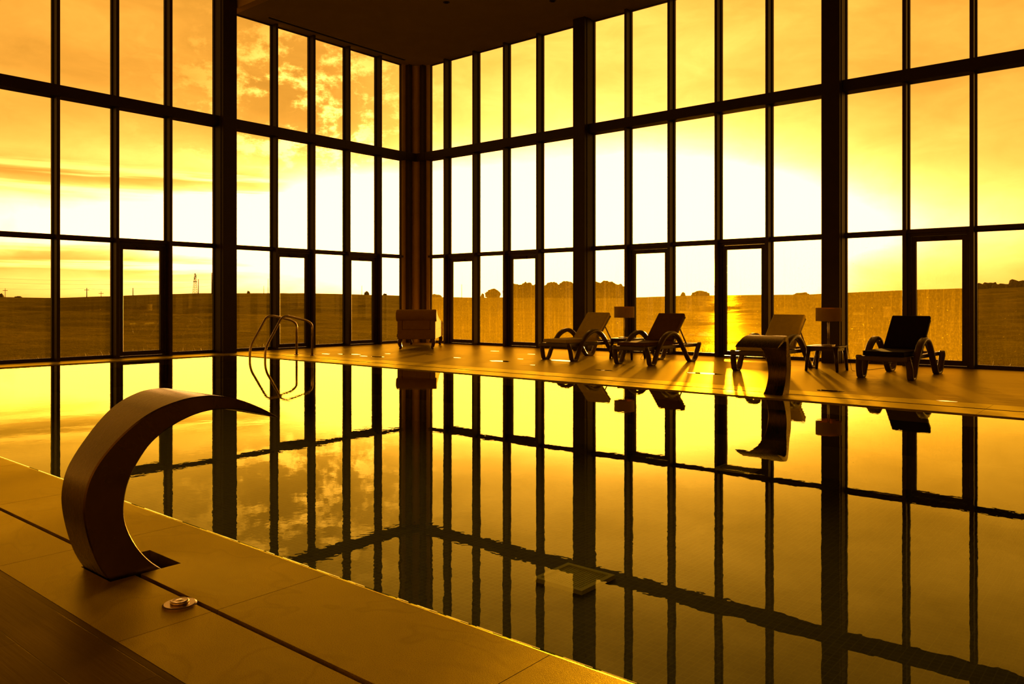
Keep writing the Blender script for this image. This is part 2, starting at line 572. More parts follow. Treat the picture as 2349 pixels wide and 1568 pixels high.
def spline(pts, n=6):
    P = [Vector(p) for p in pts]
    out = []
    for i in range(len(P) - 1):
        p0 = P[max(0, i - 1)]; p1 = P[i]; p2 = P[i + 1]; p3 = P[min(len(P) - 1, i + 2)]
        for j in range(n):
            t = j / n
            out.append(0.5 * ((2 * p1) + (p2 - p0) * t + (2 * p0 - 5 * p1 + 4 * p2 - p3) * t * t + (3 * p1 - p0 - 3 * p2 + p3) * t ** 3))
    out.append(P[-1])
    return out

def thing(name, label, cat, loc=(0, 0, 0), rz=0.0, group=None):
    o = bpy.data.objects.new(name, None)
    C.objects.link(o)
    o.empty_display_size = 0.1
    o.location = loc
    o.rotation_euler = (0, 0, rz)
    o['label'] = label; o['category'] = cat
    if group: o['group'] = group
    return o
def tag(o, label, cat, group=None, kind=None):
    o['label'] = label; o['category'] = cat
    if group: o['group'] = group
    if kind: o['kind'] = kind
    return o
def struct(o):
    o['kind'] = 'structure'
    return o
def copy_tree(o, parent=None):
    c = o.copy()
    C.objects.link(c)
    if parent is not None: c.parent = parent
    for ch in list(o.children): copy_tree(ch, c)
    return c
def at(px, py, z=0.0):
    """the point at height z seen at pixel px, py"""
    d = FPX * (CAMH - z) / (py - HOR)
    p = FWD * d + RGT * ((px - CX) / FPX * d)
    return Vector((p.x, p.y, z))
def far(px, py, d):
    p = FWD * d + RGT * ((px - CX) / FPX * d)
    return Vector((p.x, p.y, CAMH - (py - HOR) / FPX * d))

# ------------------------------------------------------------------ room shell
GX, GY = -16.45, 15.45           # glass planes of the left and right walls
ZS, ZT0, ZT1, ZB0, ZB1, ZC, ZTOP = 0.045, 2.345, 2.405, 5.02, 5.235, 7.68, 10.2
WX, WY = (-15.6, 3.0), (2.08, 9.2)   # pool opening

struct(MB().box(GX - 0.3, 6.2, -5.2, 1.2, -0.25, 0.0).box(3.8, 6.2, 1.2, GY + 0.3, -0.25, 0.0)
       .box(GX + 0.05, 3.8, 10.2, GY + 0.3, -0.25, 0.0).build('floor', M_plank))

# coping: stone slabs laid with open joints over a dark base
JX, JP = -3.92, 1.178
def slabs(y0, y1, x0, x1, z=0.0, hole=None, taper=0.0, t=0.13):
    mb = MB()
    k = math.ceil((x0 - JX) / JP)
    cuts = [x0] + [JX + JP * i for i in range(k, 200) if x0 + 0.02 < JX + JP * i < x1 - 0.02] + [x1]
    for a, b in zip(cuts, cuts[1:]):
        rects = [(a + 0.0015, b - 0.0015, y0, y1)]
        if hole:
            hx0, hx1, hy0, hy1 = hole
            nr = []
            for (p, q, r, s_) in rects:
                if q <= hx0 or p >= hx1: nr.append((p, q, r, s_)); continue
                if p < hx0: nr.append((p, hx0, r, s_))
                if q > hx1: nr.append((hx1, q, r, s_))
                pp, qq = max(p, hx0), min(q, hx1)
                if r < hy0: nr.append((pp, qq, r, min(s_, hy0)))
                if s_ > hy1: nr.append((pp, qq, max(r, hy1), s_))
            rects = nr
        for (p, q, r, s_) in rects:
            if taper:
                lo, hi = (r, s_) if taper > 0 else (s_, r)   # taper side = water side at hi
                e = 0.016 * (1 if taper > 0 else -1)
                prof = [(lo, z), (hi - e, z), (hi - e * 0.45, z - 0.003), (hi - e * 0.12, z - 0.012), (hi, z - 0.03), (hi, z - t), (lo, z - t)]
                mb.prism(prof, 'x', p, q)
            else:
                mb.box(p, q, r, s_, z - t, z)
    return mb
HOLE = (-3.64, -3.352, 1.44, 1.742)
struct(slabs(1.203, 1.542, -15.62, 3.75, hole=HOLE).build('trim_near_deck_stone', M_stone))
struct(slabs(1.566, 2.08, -15.62, 3.75, hole=HOLE, taper=1).build('trim_near_pool_rim', M_stone))
HOLE2 = (-3.95, -3.62, 9.46, 9.75)
struct(slabs(9.2, 9.69, -15.62, 3.75, taper=-1).build('trim_far_pool_rim', M_stone))
struct(slabs(9.755, 10.197, -15.62, 3.75).build('trim_far_deck_stone', M_stone))
lr = MB()
yy = 1.2
while yy < 10.1:
    lr.prism([(-16.12, 0), (-15.66, 0), (-15.63, -0.004), (-15.602, -0.03), (-15.602, -0.13), (-16.12, -0.13)], 'y', yy + 0.0015, min(yy + JP, 10.19) - 0.0015)
    lr.box(-16.4, -16.15, yy + 0.0015, min(yy + JP, 10.19) - 0.0015, -0.13, 0.0)
    yy += JP
struct(lr.build('trim_left_pool_rim', M_stone))
struct(MB().box(GX + 0.05, -15.6, 1.2, 10.2, -0.5, -0.135).box(-15.6, 3.8, 1.2, 2.075, -0.5, -0.135)
       .box(-15.6, 3.8, 9.205, 10.2, -0.5, -0.135).box(3.0, 3.8, 2.075, 9.205, -0.5, -0.135)
       .build('trim_slot_base', M_dark))
struct(MB().box(3.0, 3.78, 2.09, 9.19, -0.13, 0.0).build('trim_right_pool_rim', M_stone))
# pool basin, open box with thick sides
PD = -0.86
struct(MB().box(WX[0] - 0.2, WX[1] + 0.2, WY[0] - 0.2, WY[1] + 0.2, PD - 0.2, PD)
       .box(WX[0] - 0.2, WX[0], WY[0] - 0.2, WY[1] + 0.2, PD, -0.5).box(WX[1], WX[1] + 0.2, WY[0] - 0.2, WY[1] + 0.2, PD, -0.5)
       .box(WX[0], WX[1], WY[0] - 0.2, WY[0], PD, -0.5).box(WX[0], WX[1], WY[1], WY[1] + 0.2, PD, -0.5)
       .build('floor_pool_basin', M_mosaic))
wt = MB().box(WX[0] + 0.001, WX[1] - 0.001, WY[0] + 0.001, WY[1] - 0.001, -0.0125, -0.0120)
wt = MB()
men = [(2.10, -0.0118), (2.092, -0.0108), (2.086, -0.0088), (2.081, -0.0060), (2.077, -0.0024)]
vs_ = []
for (y_, z_) in men: vs_ += [(WX[0], y_, z_), (WX[1], y_, z_)]
wt.add(vs_, [(2 * i, 2 * i + 1, 2 * i + 3, 2 * i + 2) for i in range(4)])
wt.add([(WX[0] - 0.0, WY[0], -0.012), (WX[1], WY[0], -0.012), (WX[1], WY[1], -0.012), (WX[0], WY[1], -0.012)], [(0, 1, 2, 3)])
tag(wt.build('pool_water', M_water), 'still water filling the indoor pool and mirroring the windows', 'water', kind='stuff')

# ceiling: lower soffit over the far part with a fascia, and a higher one before it
FY = 9.66
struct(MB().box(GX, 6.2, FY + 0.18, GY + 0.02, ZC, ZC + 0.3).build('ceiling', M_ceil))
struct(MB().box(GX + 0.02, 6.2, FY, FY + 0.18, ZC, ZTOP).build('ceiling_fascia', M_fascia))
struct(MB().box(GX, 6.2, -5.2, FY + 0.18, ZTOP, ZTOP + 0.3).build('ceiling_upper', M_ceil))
struct(MB().box(1.2, 6.2, GY, GY + 0.2, -0.1, ZTOP).build('wall_added_blocker', M_wall))  # unseen solid wall, added to keep window light off the foreground
struct(MB().box(6.2, 6.4, -5.2, GY, -0.25, ZTOP).build('wall_right', M_wall))
struct(MB().box(GX, 6.4, -5.4, -5.2, -0.25, ZTOP).build('wall_back', M_wall))
vt = thing('ceiling_vent', 'long thin dark air slot in the ceiling along the left glass wall', 'vent', (GX + 0.42, 12.55, ZC))
MB().box(-0.05, 0.05, -2.1, 2.1, -0.012, 0.02).build('slot', M_dark, vt)
MB().box(-0.065, -0.05, -2.12, 2.12, -0.018, 0.02).box(0.05, 0.065, -2.12, 2.12, -0.018, 0.02).build('frame', M_ceil, vt)
for (px, py) in ((1024, 5), (1268, 2)):
    d = FPX * (ZC - CAMH) / (HOR - py)
    p = FWD * d + RGT * ((px - CX) / FPX * d)
    s_ = thing('ceiling_spotlight', 'small round unlit spotlight recessed in the dark ceiling, ' + ('the left one' if px < 1100 else 'the right one'), 'light', (p.x, p.y, ZC))
    MB().lathe([(0.055, -0.012), (0.07, -0.010), (0.075, 0.0), (0.05, 0.0)], close=False).build('trim_ring', M_frame, s_, smooth=True)
    MB().lathe([(0.05, -0.004), (0.03, 0.02)]).build('lens', M_dark, s_, smooth=True)

# glazed walls. Bays between mullion centres; 'c' marks a steel column
left_m = [(13.99, 'm'), (12.94, 'm'), (11.86, 'm'), (10.80, 'm'), (9.47, 'c'), (8.23, 'm'), (7.13, 'm'), (6.03, 'm'), (4.95, 'm'), (3.72, 'c'), (2.5, 'm'), (1.4, 'm'), (0.3, 'm'), (-0.8, 'm'), (-2.03, 'c'), (-3.2, 'm'), (-4.3, 'm')]
right_m = [(-15.15, 'm'), (-14.09, 'm'), (-13.04, 'm'), (-11.97, 'm'), (-10.59, 'c'), (-9.46, 'm'), (-8.38, 'm'), (-7.29, 'm'), (-6.21, 'm'), (-4.92, 'c'), (-3.71, 'm'), (-2.66, 'm'), (-1.6, 'm'), (-0.52, 'm'), (0.80, 'c')]
wn = [0]; dn = [0]; tn = [0]
CW = 0.165
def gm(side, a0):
    # sunward panes from the corner on get extra dust colour as painted sun haze
    return M_glass_haze if (side == 'R' and a0 < -3.4) else M_glass
def wbox(mb, side, a0, a1, b0, b1, z0, z1):
    """a along the wall, b = depth into the room from the glass plane"""
    if side == 'L': mb.box(GX + b0, GX + b1, a0, a1, z0, z1)
    else: mb.box(a0, a1, GY - b1, GY - b0, z0, z1)
    return mb
def trim(mb, m, bev=0.0):
    tn[0] += 1
    return struct(mb.build('trim_%d' % tn[0], m, bevel=bev))
def pane(side, a0, a1, z0, z1):
    wn[0] += 1
    f = MB()
    g = 0.022
    wbox(f, side, a0, a0 + g, -0.03, 0.03, z0, z1); wbox(f, side, a1 - g, a1, -0.03, 0.03, z0, z1)
    wbox(f, side, a0 + g, a1 - g, -0.03, 0.03, z0, z0 + g); wbox(f, side, a0 + g, a1 - g, -0.03, 0.03, z1 - g, z1)
    o = struct(f.build('window_%d' % wn[0], M_frame))
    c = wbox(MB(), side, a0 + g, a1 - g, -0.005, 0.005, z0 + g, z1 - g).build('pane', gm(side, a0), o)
def door(side, a0, a1, z0, z1, view):
    dn[0] += 1
    f = MB()
    g = 0.055
    # fixed frame
    wbox(f, side, a0, a0 + g, -0.03, 0.10, z0, z1); wbox(f, side, a1 - g, a1, -0.03, 0.10, z0, z1)
    wbox(f, side, a0 + g, a1 - g, -0.03, 0.10, z1 - 0.055, z1); wbox(f, side, a0 + g, a1 - g, -0.03, 0.08, z0, z0 + 0.03)
    o = struct(f.build('door_%d' % dn[0], M_frame, bevel=0.003, bseg=1))
    l = MB()
    b0, b1 = a0 + g + 0.004, a1 - g - 0.004
    q0, q1 = z0 + 0.035, z1 - 0.06
    s = 0.075
    wbox(l, side, b0, b0 + s, 0.0, 0.07, q0, q1); wbox(l, side, b1 - s, b1, 0.0, 0.07, q0, q1)
    wbox(l, side, b0 + s, b1 - s, 0.0, 0.07, q0, q0 + 0.09); wbox(l, side, b0 + s, b1 - s, 0.0, 0.07, q1 - 0.085, q1)
    l.build('door_leaf', M_frame, o, bevel=0.003, bseg=1)
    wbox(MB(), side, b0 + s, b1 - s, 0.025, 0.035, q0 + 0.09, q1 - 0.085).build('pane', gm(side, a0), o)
    mid = (b0 + b1) / 2
    wbox(MB(), side, mid - 0.12, mid + 0.12, 0.07, 0.10, q1 - 0.055, q1 - 0.02).build('door_closer', M_steel, o, bevel=0.004)

def wall(side, ms, end0, end1, doors):
    order = sorted(ms)
    for a, k in order:
        hgt = (ZC if (side == 'R' or a > FY) else ZTOP)
        if k == 'm':
            trim(wbox(MB(), side, a - 0.031, a + 0.031, -0.06, 0.20, 0.0, hgt), M_frame, 0.003)
        else:
            trim(wbox(wbox(MB(), side, a - CW, a + CW, 0.06, 0.40, 0.0, hgt), side, a - CW - 0.012, a + CW + 0.012, 0.15, 0.31, 0.0, hgt), M_steel, 0.004)
            trim(wbox(MB(), side, a - CW + 0.005, a - CW + 0.055, -0.06, 0.058, 0.0, hgt), M_frame, 0.003)
            trim(wbox(MB(), side, a + CW - 0.055, a + CW - 0.005, -0.06, 0.058, 0.0, hgt), M_frame, 0.003)
            trim(wbox(MB(), side, a - CW + 0.057, a + CW - 0.057, -0.05, 0.055, 0.0, hgt), M_frame)
    # bay limits
    edges = [end0]
    for a, k in order:
        e = 0.031 if k == 'm' else CW - 0.005
        edges += [a - e, a + e]
    edges.append(end1)
    for i in range(0, len(edges), 2):
        a0, a1 = edges[i], edges[i + 1]
        mid = (a0 + a1) / 2
        hgt = (ZC if (side == 'R' or mid > FY) else ZTOP)
        isd = any(a0 - 0.1 < d < a1 + 0.1 for d in doors)
        if isd: door(side, a0, a1, 0.0, ZT0, None)
        else:
            trim(wbox(MB(), side, a0, a1, -0.05, 0.06, 0.0, ZS), M_frame)
            pane(side, a0, a1, ZS, ZT0)
        trim(wbox(MB(), side, a0, a1, -0.05, 0.12, ZT0, ZT1), M_frame, 0.003)
        pane(side, a0, a1, ZT1, ZB0 + 0.02)
        pane(side, a0, a1, ZB1 - 0.02, hgt)
        if hgt > ZC: pass
    # beam pieces between columns
    cols = [a for a, k in order if k == 'c']
    ends = [end0] + cols + [end1]
    for i, (p, q) in enumerate(zip(ends, ends[1:])):
        p2 = p + (CW if p in cols else 0); q2 = q - (CW if q in cols else 0)
        trim(wbox(wbox(MB(), side, p2 + 0.012, q2 - 0.012, 0.205, 0.25, ZB0, ZB1), side, p2 + 0.012, q2 - 0.012, 0.0, 0.205, ZB1 - 0.03, ZB1), M_steel, 0.002)
        trim(wbox(MB(), side, p2 + 0.012, q2 - 0.012, -0.04, 0.204, ZB0, ZB1 - 0.031), M_steel)
wall('L', left_m, -5.2, 14.86, [7.68, 11.33, 13.46])
wall('R', right_m, -15.86, 1.2, [-14.62, -12.5, -8.92, -6.75, -3.2])
# corner assembly
trim(MB().box(GX - 0.06, GX + 0.06, 14.86, 14.99, 0, ZC), M_jamb)
trim(MB().box(-15.99, -15.86, GY - 0.06, GY + 0.06, 0, ZC), M_jamb)
trim(MB().box(GX - 0.06, GX + 0.20, 14.992, 15.10, 0, ZC), M_frame, 0.004)
trim(MB().box(-16.10, -15.992, GY - 0.20, GY + 0.06, 0, ZC), M_frame, 0.004)
cc = MB()
c0 = (-16.33, 15.33)
poly = [(c0[0] + 0.15 * math.cos(a), c0[1] + 0.15 * math.sin(a)) for a in [2 * PI * k / 24 for k in range(24)]]
cc.prism(poly, 'z', 0, ZC)
trim(cc, M_corner)
trim(MB().box(GX - 0.06, GX + 0.0, 15.10, GY + 0.06, 0, ZC).box(GX, -16.10, GY, GY + 0.06, 0, ZC), M_frame)
trim(MB().box(-16.23, -15.85, 15.19, 15.25, ZB0, ZB1).box(-16.25, -16.19, 14.85, 15.25, ZB0, ZB1), M_steel, 0.003)

# ------------------------------------------------------------------ swan-neck water jets
def on_plane(px, py, X):
    t = (px - CX) / FPX
    Y = X * (-SN * t - CS) / (SN - CS * t)
    d = -SN * X + CS * Y
    return Y, CAMH - (py - HOR) * d / FPX
OUT = [(465, 1503), (395, 1400), (340, 1270), (302, 1130), (287, 1000), (300, 880), (340, 760), (410, 640), (500, 530), (600, 430), (720, 335), (850, 262), (1000, 208), (1100, 187), (1200, 178), (1300, 184), (1400, 204), (1500, 238), (1600, 284), (1685, 333)]
INN = [(880, 1440), (780, 1378), (700, 1300), (640, 1210), (600, 1120), (583, 1040), (583, 950), (602, 840), (640, 735), (692, 640), (760, 540), (840, 462), (930, 398), (1000, 357), (1100, 313), (1200, 286), (1300, 277), (1400, 281), (1540, 306), (1685, 339)]
JX0, JY0 = -3.505, 1.55
def resample(P, n):
    P = spline([Vector((a, b, 0)) for a, b in P], 5)
    ln = [0]
    for a, b in zip(P, P[1:]): ln.append(ln[-1] + (b - a).length)
    out = []
    j = 0
    for i in range(n):
        s = ln[-1] * i / (n - 1)
        while j < len(P) - 2 and ln[j + 1] < s: j += 1
        t = (s - ln[j]) / max(1e-9, ln[j + 1] - ln[j])
        q = P[j].lerp(P[j + 1], min(1, t))
        out.append((100 + q.x / 3.137, 850 + q.y / 3.137))
    return out
def jet_width(u):
    k = min(1, max(0, (u - 0.34) / 0.60))
    k = k * k * (3 - 2 * k)
    base = 0.245 - 0.02 * math.sin(min(1, u / 0.34) * PI)
    return base + (0.52 - 0.245) * k
def make_jet():
    n = 56
    o, i_ = resample(OUT, n), resample(INN, n)
    root = thing('water_jet', 'large curved stainless steel swan-neck water jet standing in a pit in the near stone edging', 'pool fountain', (JX0, JY0, 0), 0, 'swan-neck jets facing each other across the pool')
    mb = MB()
    vs = []
    rows = []
    for k in range(n):
        wdt = jet_width(k / (n - 1))
        X1 = JX0 + wdt / 2
        yo, zo = on_plane(o[k][0], o[k][1], X1)
        yi, zi = on_plane(i_[k][0], i_[k][1], X1)
        rows.append((wdt, yo - JY0, zo, yi - JY0, zi))
    r0 = rows[0]
    rows.insert(0, (r0[0], r0[1] + 0.03, -0.11, r0[3] + 0.03, -0.11))
    for (wdt, yo, zo, yi, zi) in rows:
        h = wdt / 2
        # eight points per section so that the edges stay softly rounded
        dy, dz = yi - yo, zi - zo
        c = 0.006 if math.hypot(dy, dz) > 0.03 else 0.001
        L_ = max(1e-6, math.hypot(dy, dz)); ey, ez = dy / L_ * c, dz / L_ * c
        vs += [(h - c, yo, zo), (h, yo + ey, zo + ez), (h, yi - ey, zi - ez), (h - c, yi, zi),
               (-h + c, yi, zi), (-h, yi - ey, zi - ez), (-h, yo + ey, zo + ez), (-h + c, yo, zo)]
    fs = []
    for k in range(len(rows) - 1):
        for q in range(8):
            a = k * 8 + q; b = k * 8 + (q + 1) % 8
            fs.append((a, b, b + 8, a + 8))
    fs.append(tuple(range(7, -1, -1)))
    e = (len(rows) - 1) * 8
    fs.append(tuple(e + q for q in range(8)))
    body = mb.add(vs, fs).build('jet_body', M_jet, root)
    for p in body.data.polygons: p.use_smooth = True
    md = body.modifiers.new('es', 'EDGE_SPLIT'); md.split_angle = math.radians(32)
    MB().box(-0.128, 0.128, -0.10, 0.185, -0.132, -0.10).build('base_plate', M_chrome, root, bevel=0.004)
    for (x, y) in ((-0.10, 0.165), (0.10, 0.165)): MB().lathe([(0.011, -0.10), (0.011, -0.088), (0.006, -0.085)], x, y, 6).build('bolt', M_chrome, root)
    return root
jet = make_jet()
jet2 = copy_tree(jet)
jet2.location = (-3.80, 9.62, 0.0)
jet2.rotation_euler = (0, 0, PI)
jet2['label'] = 'smaller-looking distant steel swan-neck jet on the far pool edge, in front of a sun lounger'

# deck button
btn = thing('deck_button', 'round shiny metal push button set in the stone deck beside the near jet', 'button', tuple(at(412, 1387.5)))
MB().lathe([(0.062, 0.0), (0.062, 0.006), (0.056, 0.009), (0.033, 0.009)], close=True, seg=32).build('flange', M_chrome, btn, smooth=False)
MB().lathe([(0.034, 0.008), (0.034, 0.018), (0.030, 0.021), (0.024, 0.019), (0.012, 0.020), (0.004, 0.0215)], seg=32).build('button_cap', M_chrome, btn, smooth=True)

# ------------------------------------------------------------------ pool ladder
ld = thing('pool_ladder', 'bent tube handrails of a pool ladder rising from the far deck edge', 'ladder', (-14.2, 10.08, 0))
prof = [(0.02, 0.0), (0.02, 0.66), (-0.10, 0.74), (-0.60, 0.85), (-0.72, 0.81), (-1.10, 0.20), (-1.10, -0.80)]
for sx in (-0.275, 0.275):
    path = smooth_path([(sx, y, z) for y, z in prof], 0.15, 8)
    r = MB().tube(path, 0.024, 14).build('handrail', M_chrome, ld, smooth=True)
    MB().lathe([(0.055, 0.0), (0.055, 0.006), (0.045, 0.012), (0.024, 0.014)], sx, 0.02, 24).build('base_flange', M_chrome, r, smooth=False)
for z in (-0.25, -0.5, -0.75):
    MB().box(-0.25, 0.25, -1.14, -1.06, z - 0.012, z + 0.012).build('tread', M_chrome, ld, bevel=0.004)

# ------------------------------------------------------------------ sun loungers
def make_lounger(kind):
    cm = M_cush[kind]
    t = thing('sun_lounger', '', 'sun lounger')
    # side frames: each a W of front foot, arched armrest and rear foot
    W = [(0.02, 0.325), (0.05, 0.30), (0.085, 0.18), (0.115, 0.055), (0.15, 0.018), (0.235, 0.018), (0.285, 0.06), (0.36, 0.20), (0.48, 0.36), (0.62, 0.49), (0.78, 0.555), (0.92, 0.555),
         (1.06, 0.49), (1.20, 0.36), (1.36, 0.17), (1.46, 0.05), (1.52, 0.018), (1.64, 0.018), (1.72, 0.06), (1.80, 0.20), (1.86, 0.30), (1.92, 0.33)]
    for s in (-1, 1):
        pts = []
        for (y, z) in W:
            off = 0.335 if z < 0.5 and (y < 0.06 or y > 1.88) else 0.352
            pts.append((s * off, y, z))
        pth = spline(pts, 4)
        rect = []
        for p in pth:
            k = max(0.0, min(1.0, (p.z - 0.25) / 0.3)) if 0.3 < p.y < 1.45 else 0.0
            rect.append((0.044 + 0.008 * k, 0.026 + 0.010 * k))
        MB().tube(pth, 1, rect=rect).build('arm_frame', M_resin, t, smooth=True)
        for (ya, yb) in ((0.14, 0.245), (1.515, 1.65)):
            MB().box(s * 0.352 - 0.036, s * 0.352 + 0.036, ya, yb, 0.0, 0.012).build('foot_pad', M_dark, t)
    fr = MB()
    fr.box(-0.345, 0.345, 0.0, 0.06, 0.265, 0.335).box(-0.345, 0.345, 1.90, 1.955, 0.275, 0.335)
    fr.box(-0.30, -0.25, 0.05, 1.91, 0.27, 0.335).box(0.25, 0.30, 0.05, 1.91, 0.27, 0.335)
    fr.box(-0.34, 0.34, 0.52, 0.56, 0.275, 0.32).box(-0.34, 0.34, 1.30, 1.34, 0.275, 0.32)
    fr.build('frame', M_resin, t, bevel=0.012, bseg=3)
    sl = MB()
    y = 0.08
    while y < 1.02:
        sl.box(-0.255, 0.255, y, y + 0.05, 0.322, 0.338); y += 0.072
    sl.build('seat_slats', M_resin, t)
    # hinged back rest
    bk = thing('backrest', '', '')
    del bk['category']; del bk['label']
    bk.parent = t
    bk.location = (0, 1.03, 0.345)
    bk.rotation_euler = (math.radians(47), 0, 0)
    b = MB().box(-0.275, -0.225, 0, 0.68, -0.02, 0.02).box(0.225, 0.275, 0, 0.68, -0.02, 0.02).box(-0.275, 0.275, 0.63, 0.69, -0.022, 0.022)
    y = 0.02
    while y < 0.62:
        b.box(-0.23, 0.23, y, y + 0.05, 0.0, 0.016); y += 0.072
    b.build('back_frame', M_resin, bk, bevel=0.006)
    MB().box(-0.285, 0.285, 0.03, 0.705, 0.026, 0.092).build('back_cushion', cm, bk, bevel=0.02, bseg=3)
    # prop holding the back rest
    for s in (-1, 1):
        MB().tube([(s * 0.24, 1.03 + 0.44 * math.cos(math.radians(47)), 0.33 + 0.44 * math.sin(math.radians(47))), (s * 0.255, 1.56, 0.335)], 0.013, 8).build('prop', M_resin, t, smooth=True)
    MB().box(-0.285, 0.285, 0.035, 1.06, 0.341, 0.410).build('seat_cushion', cm, t, bevel=0.018, bseg=3)
    pi = MB()
    for z in (0.345, 0.406):
        pi.tube([(-0.286, 1.04, z), (-0.286, 0.036, z), (0.286, 0.036, z), (0.286, 1.04, z)], 0.004, 6)
    pi.build('piping', cm, t, smooth=True)
    # tie cord sagging under the front rail
    MB().tube(spline([(-0.24, 0.07, 0.275), (-0.1, 0.07, 0.245), (0.05, 0.07, 0.237), (0.2, 0.07, 0.255), (0.26, 0.07, 0.275)], 4), 0.003, 6).build('tie_cord', M_cable, t, smooth=True)
    # give the backrest empty a mesh role: keep parts at two levels
    return t
LG = 'sun loungers lined up on the far deck'
specs = [(-9.23, 12.27, -3.0, 'cream', 'pale-cushioned sun lounger standing left of the left table lamp'),
         (-7.52, 12.24, -2.5, 'brown', 'brown-cushioned sun lounger standing right of the left table lamp'),
         (-5.27, 12.30, -3.0, 'cream', 'pale-cushioned sun lounger partly hidden behind the far steel water jet'),
         (-3.31, 12.38, -2.0, 'black', 'sun lounger with almost black cushions at the far right')]
for (x, y, a, k, lab) in specs:
    l = make_lounger(k)
    l.location = (x, y, 0)
    l.rotation_euler = (0, 0, math.radians(a))
    l['label'] = lab
    l['group'] = LG

# ------------------------------------------------------------------ side tables and lamps
def make_table():
    t = thing('side_table', 'low dark resin side table under the left table lamp', 'table', (0, 0, 0), 0, 'side tables between the sun loungers')
    h = 0.27
    n = 40
    poly = []
    for k in range(n):
        a = 2 * PI * k / n
        ca, sa_ = math.cos(a), math.sin(a)
        e = 0.28
        poly.append((math.copysign(abs(ca) ** e, ca) * h, math.copysign(abs(sa_) ** e, sa_) * h))
    MB().prism(poly, 'z', 0.385, 0.412).build('tabletop', M_table, t, bevel=0.006)
    a = 0.235
    MB().box(-a, a, -a, -a + 0.022, 0.335, 0.385).box(-a, a, a - 0.022, a, 0.335, 0.385).box(-a, -a + 0.022, -a + 0.022, a - 0.022, 0.335, 0.385).box(a - 0.022, a, -a + 0.022, a - 0.022, 0.335, 0.385).build('apron', M_table, t)
    for sx in (-1, 1):
        for sy in (-1, 1):
            MB().tube([(sx * 0.215, sy * 0.215, 0.384), (sx * 0.235, sy * 0.235, 0.18), (sx * 0.25, sy * 0.25, 0.0)], [0.036, 0.029, 0.021], 10).build('leg', M_table, t, smooth=True)
    return t
tb = make_table()
tb.location = (-8.41, 13.64, 0)
tb2 = copy_tree(tb)
tb2.location = (-4.45, 13.43, 0)
tb2['label'] = 'low dark resin side table under the right table lamp'

def make_lamp():
    t = thing('table_lamp', 'table lamp with a drum shade between the two left sun loungers', 'lamp', (0, 0, 0), 0, 'drum-shaded table lamps')
    MB().box(-0.085, 0.085, -0.085, 0.085, 0.0, 0.016).build('base', M_chrome, t, bevel=0.003)
    MB().tube([(-0.012, 0, 0.016), (-0.012, 0, 0.44)], 0.006, 10).tube([(0.012, 0, 0.016), (0.012, 0, 0.44)], 0.006, 10).build('stem', M_chrome, t, smooth=True)
    MB().lathe([(0.02, 0.41), (0.02, 0.47)], seg=16).lathe([(0.012, 0.47), (0.03, 0.50), (0.03, 0.53), (0.008, 0.56)], seg=16).build('bulb', M_bulb, t, smooth=True)
    sh = MB().lathe([(0.20, 0.405), (0.20, 0.625), (0.197, 0.625), (0.197, 0.405), (0.20, 0.405)], seg=48, close=False).build('lamp_shade', M_shade, t, smooth=True)
    md = sh.modifiers.new('es', 'EDGE_SPLIT'); md.split_angle = math.radians(40)
    sp = MB()
    for k in range(3):
        a = 2 * PI * k / 3
        sp.tube([(0.018 * math.cos(a), 0.018 * math.sin(a), 0.44), (0.196 * math.cos(a), 0.196 * math.sin(a), 0.44)], 0.002, 6)
    sp.build('shade_spider', M_chrome, sh, smooth=True)
    return t
lm = make_lamp()
lm.location = (-8.50, 13.66, 0.412)
lm2 = copy_tree(lm)
lm2.location = (-4.43, 13.46, 0.412)
lm2['label'] = 'table lamp with a drum shade in front of the right steel column'
# lamp cords
for (x, y, pts, lab) in ((-4.43, 13.46, [(0.095, 0.03, 0.417), (0.25, 0.06, 0.417), (0.285, 0.07, 0.39), (0.30, 0.07, 0.32), (0.33, 0.08, 0.12), (0.36, 0.12, 0.006), (0.50, 0.6, 0.005), (0.62, 1.3, 0.005)], 'thin power cord hanging off the right side table'),
                          (-8.50, 13.66, [(0.095, 0.03, 0.417), (0.34, 0.06, 0.417), (0.385, 0.07, 0.39), (0.40, 0.06, 0.12), (0.42, -0.05, 0.006), (0.48, 0.3, 0.005), (0.5, 1.0, 0.005)], 'thin power cord hanging off the left side table')):
    tag(MB().tube(spline([(x + a, y + b, c) for a, b, c in pts], 6), 0.0035, 6).build('power_cord', M_cable, smooth=True), lab, 'cord')
# pale sheet added as painted sunlit gloss on the right table
pb = MB()
pb.prism([(-0.20, -0.14), (-0.02, -0.17), (0.0, 0.02), (-0.18, 0.05)], 'z', 0.4125, 0.4150)
o = pb.build('table_highlight', M_bulb)
o.location = (-4.45, 13.43, 0)
tag(o, 'pale sheet painted as the sunlit highlight on the right side table left of the lamp', 'highlight')

# ------------------------------------------------------------------ upholstered chaise by the corner
P0 = FWD * 18.95 + RGT * ((954.5 - CX) / FPX * 18.95)
ch = thing('chaise_chair', 'tan upholstered roll-back chair with curved legs seen from behind near the glass corner', 'armchair', (P0.x, P0.y, 0), YAW)
LEN = 2.15
hw = 0.455
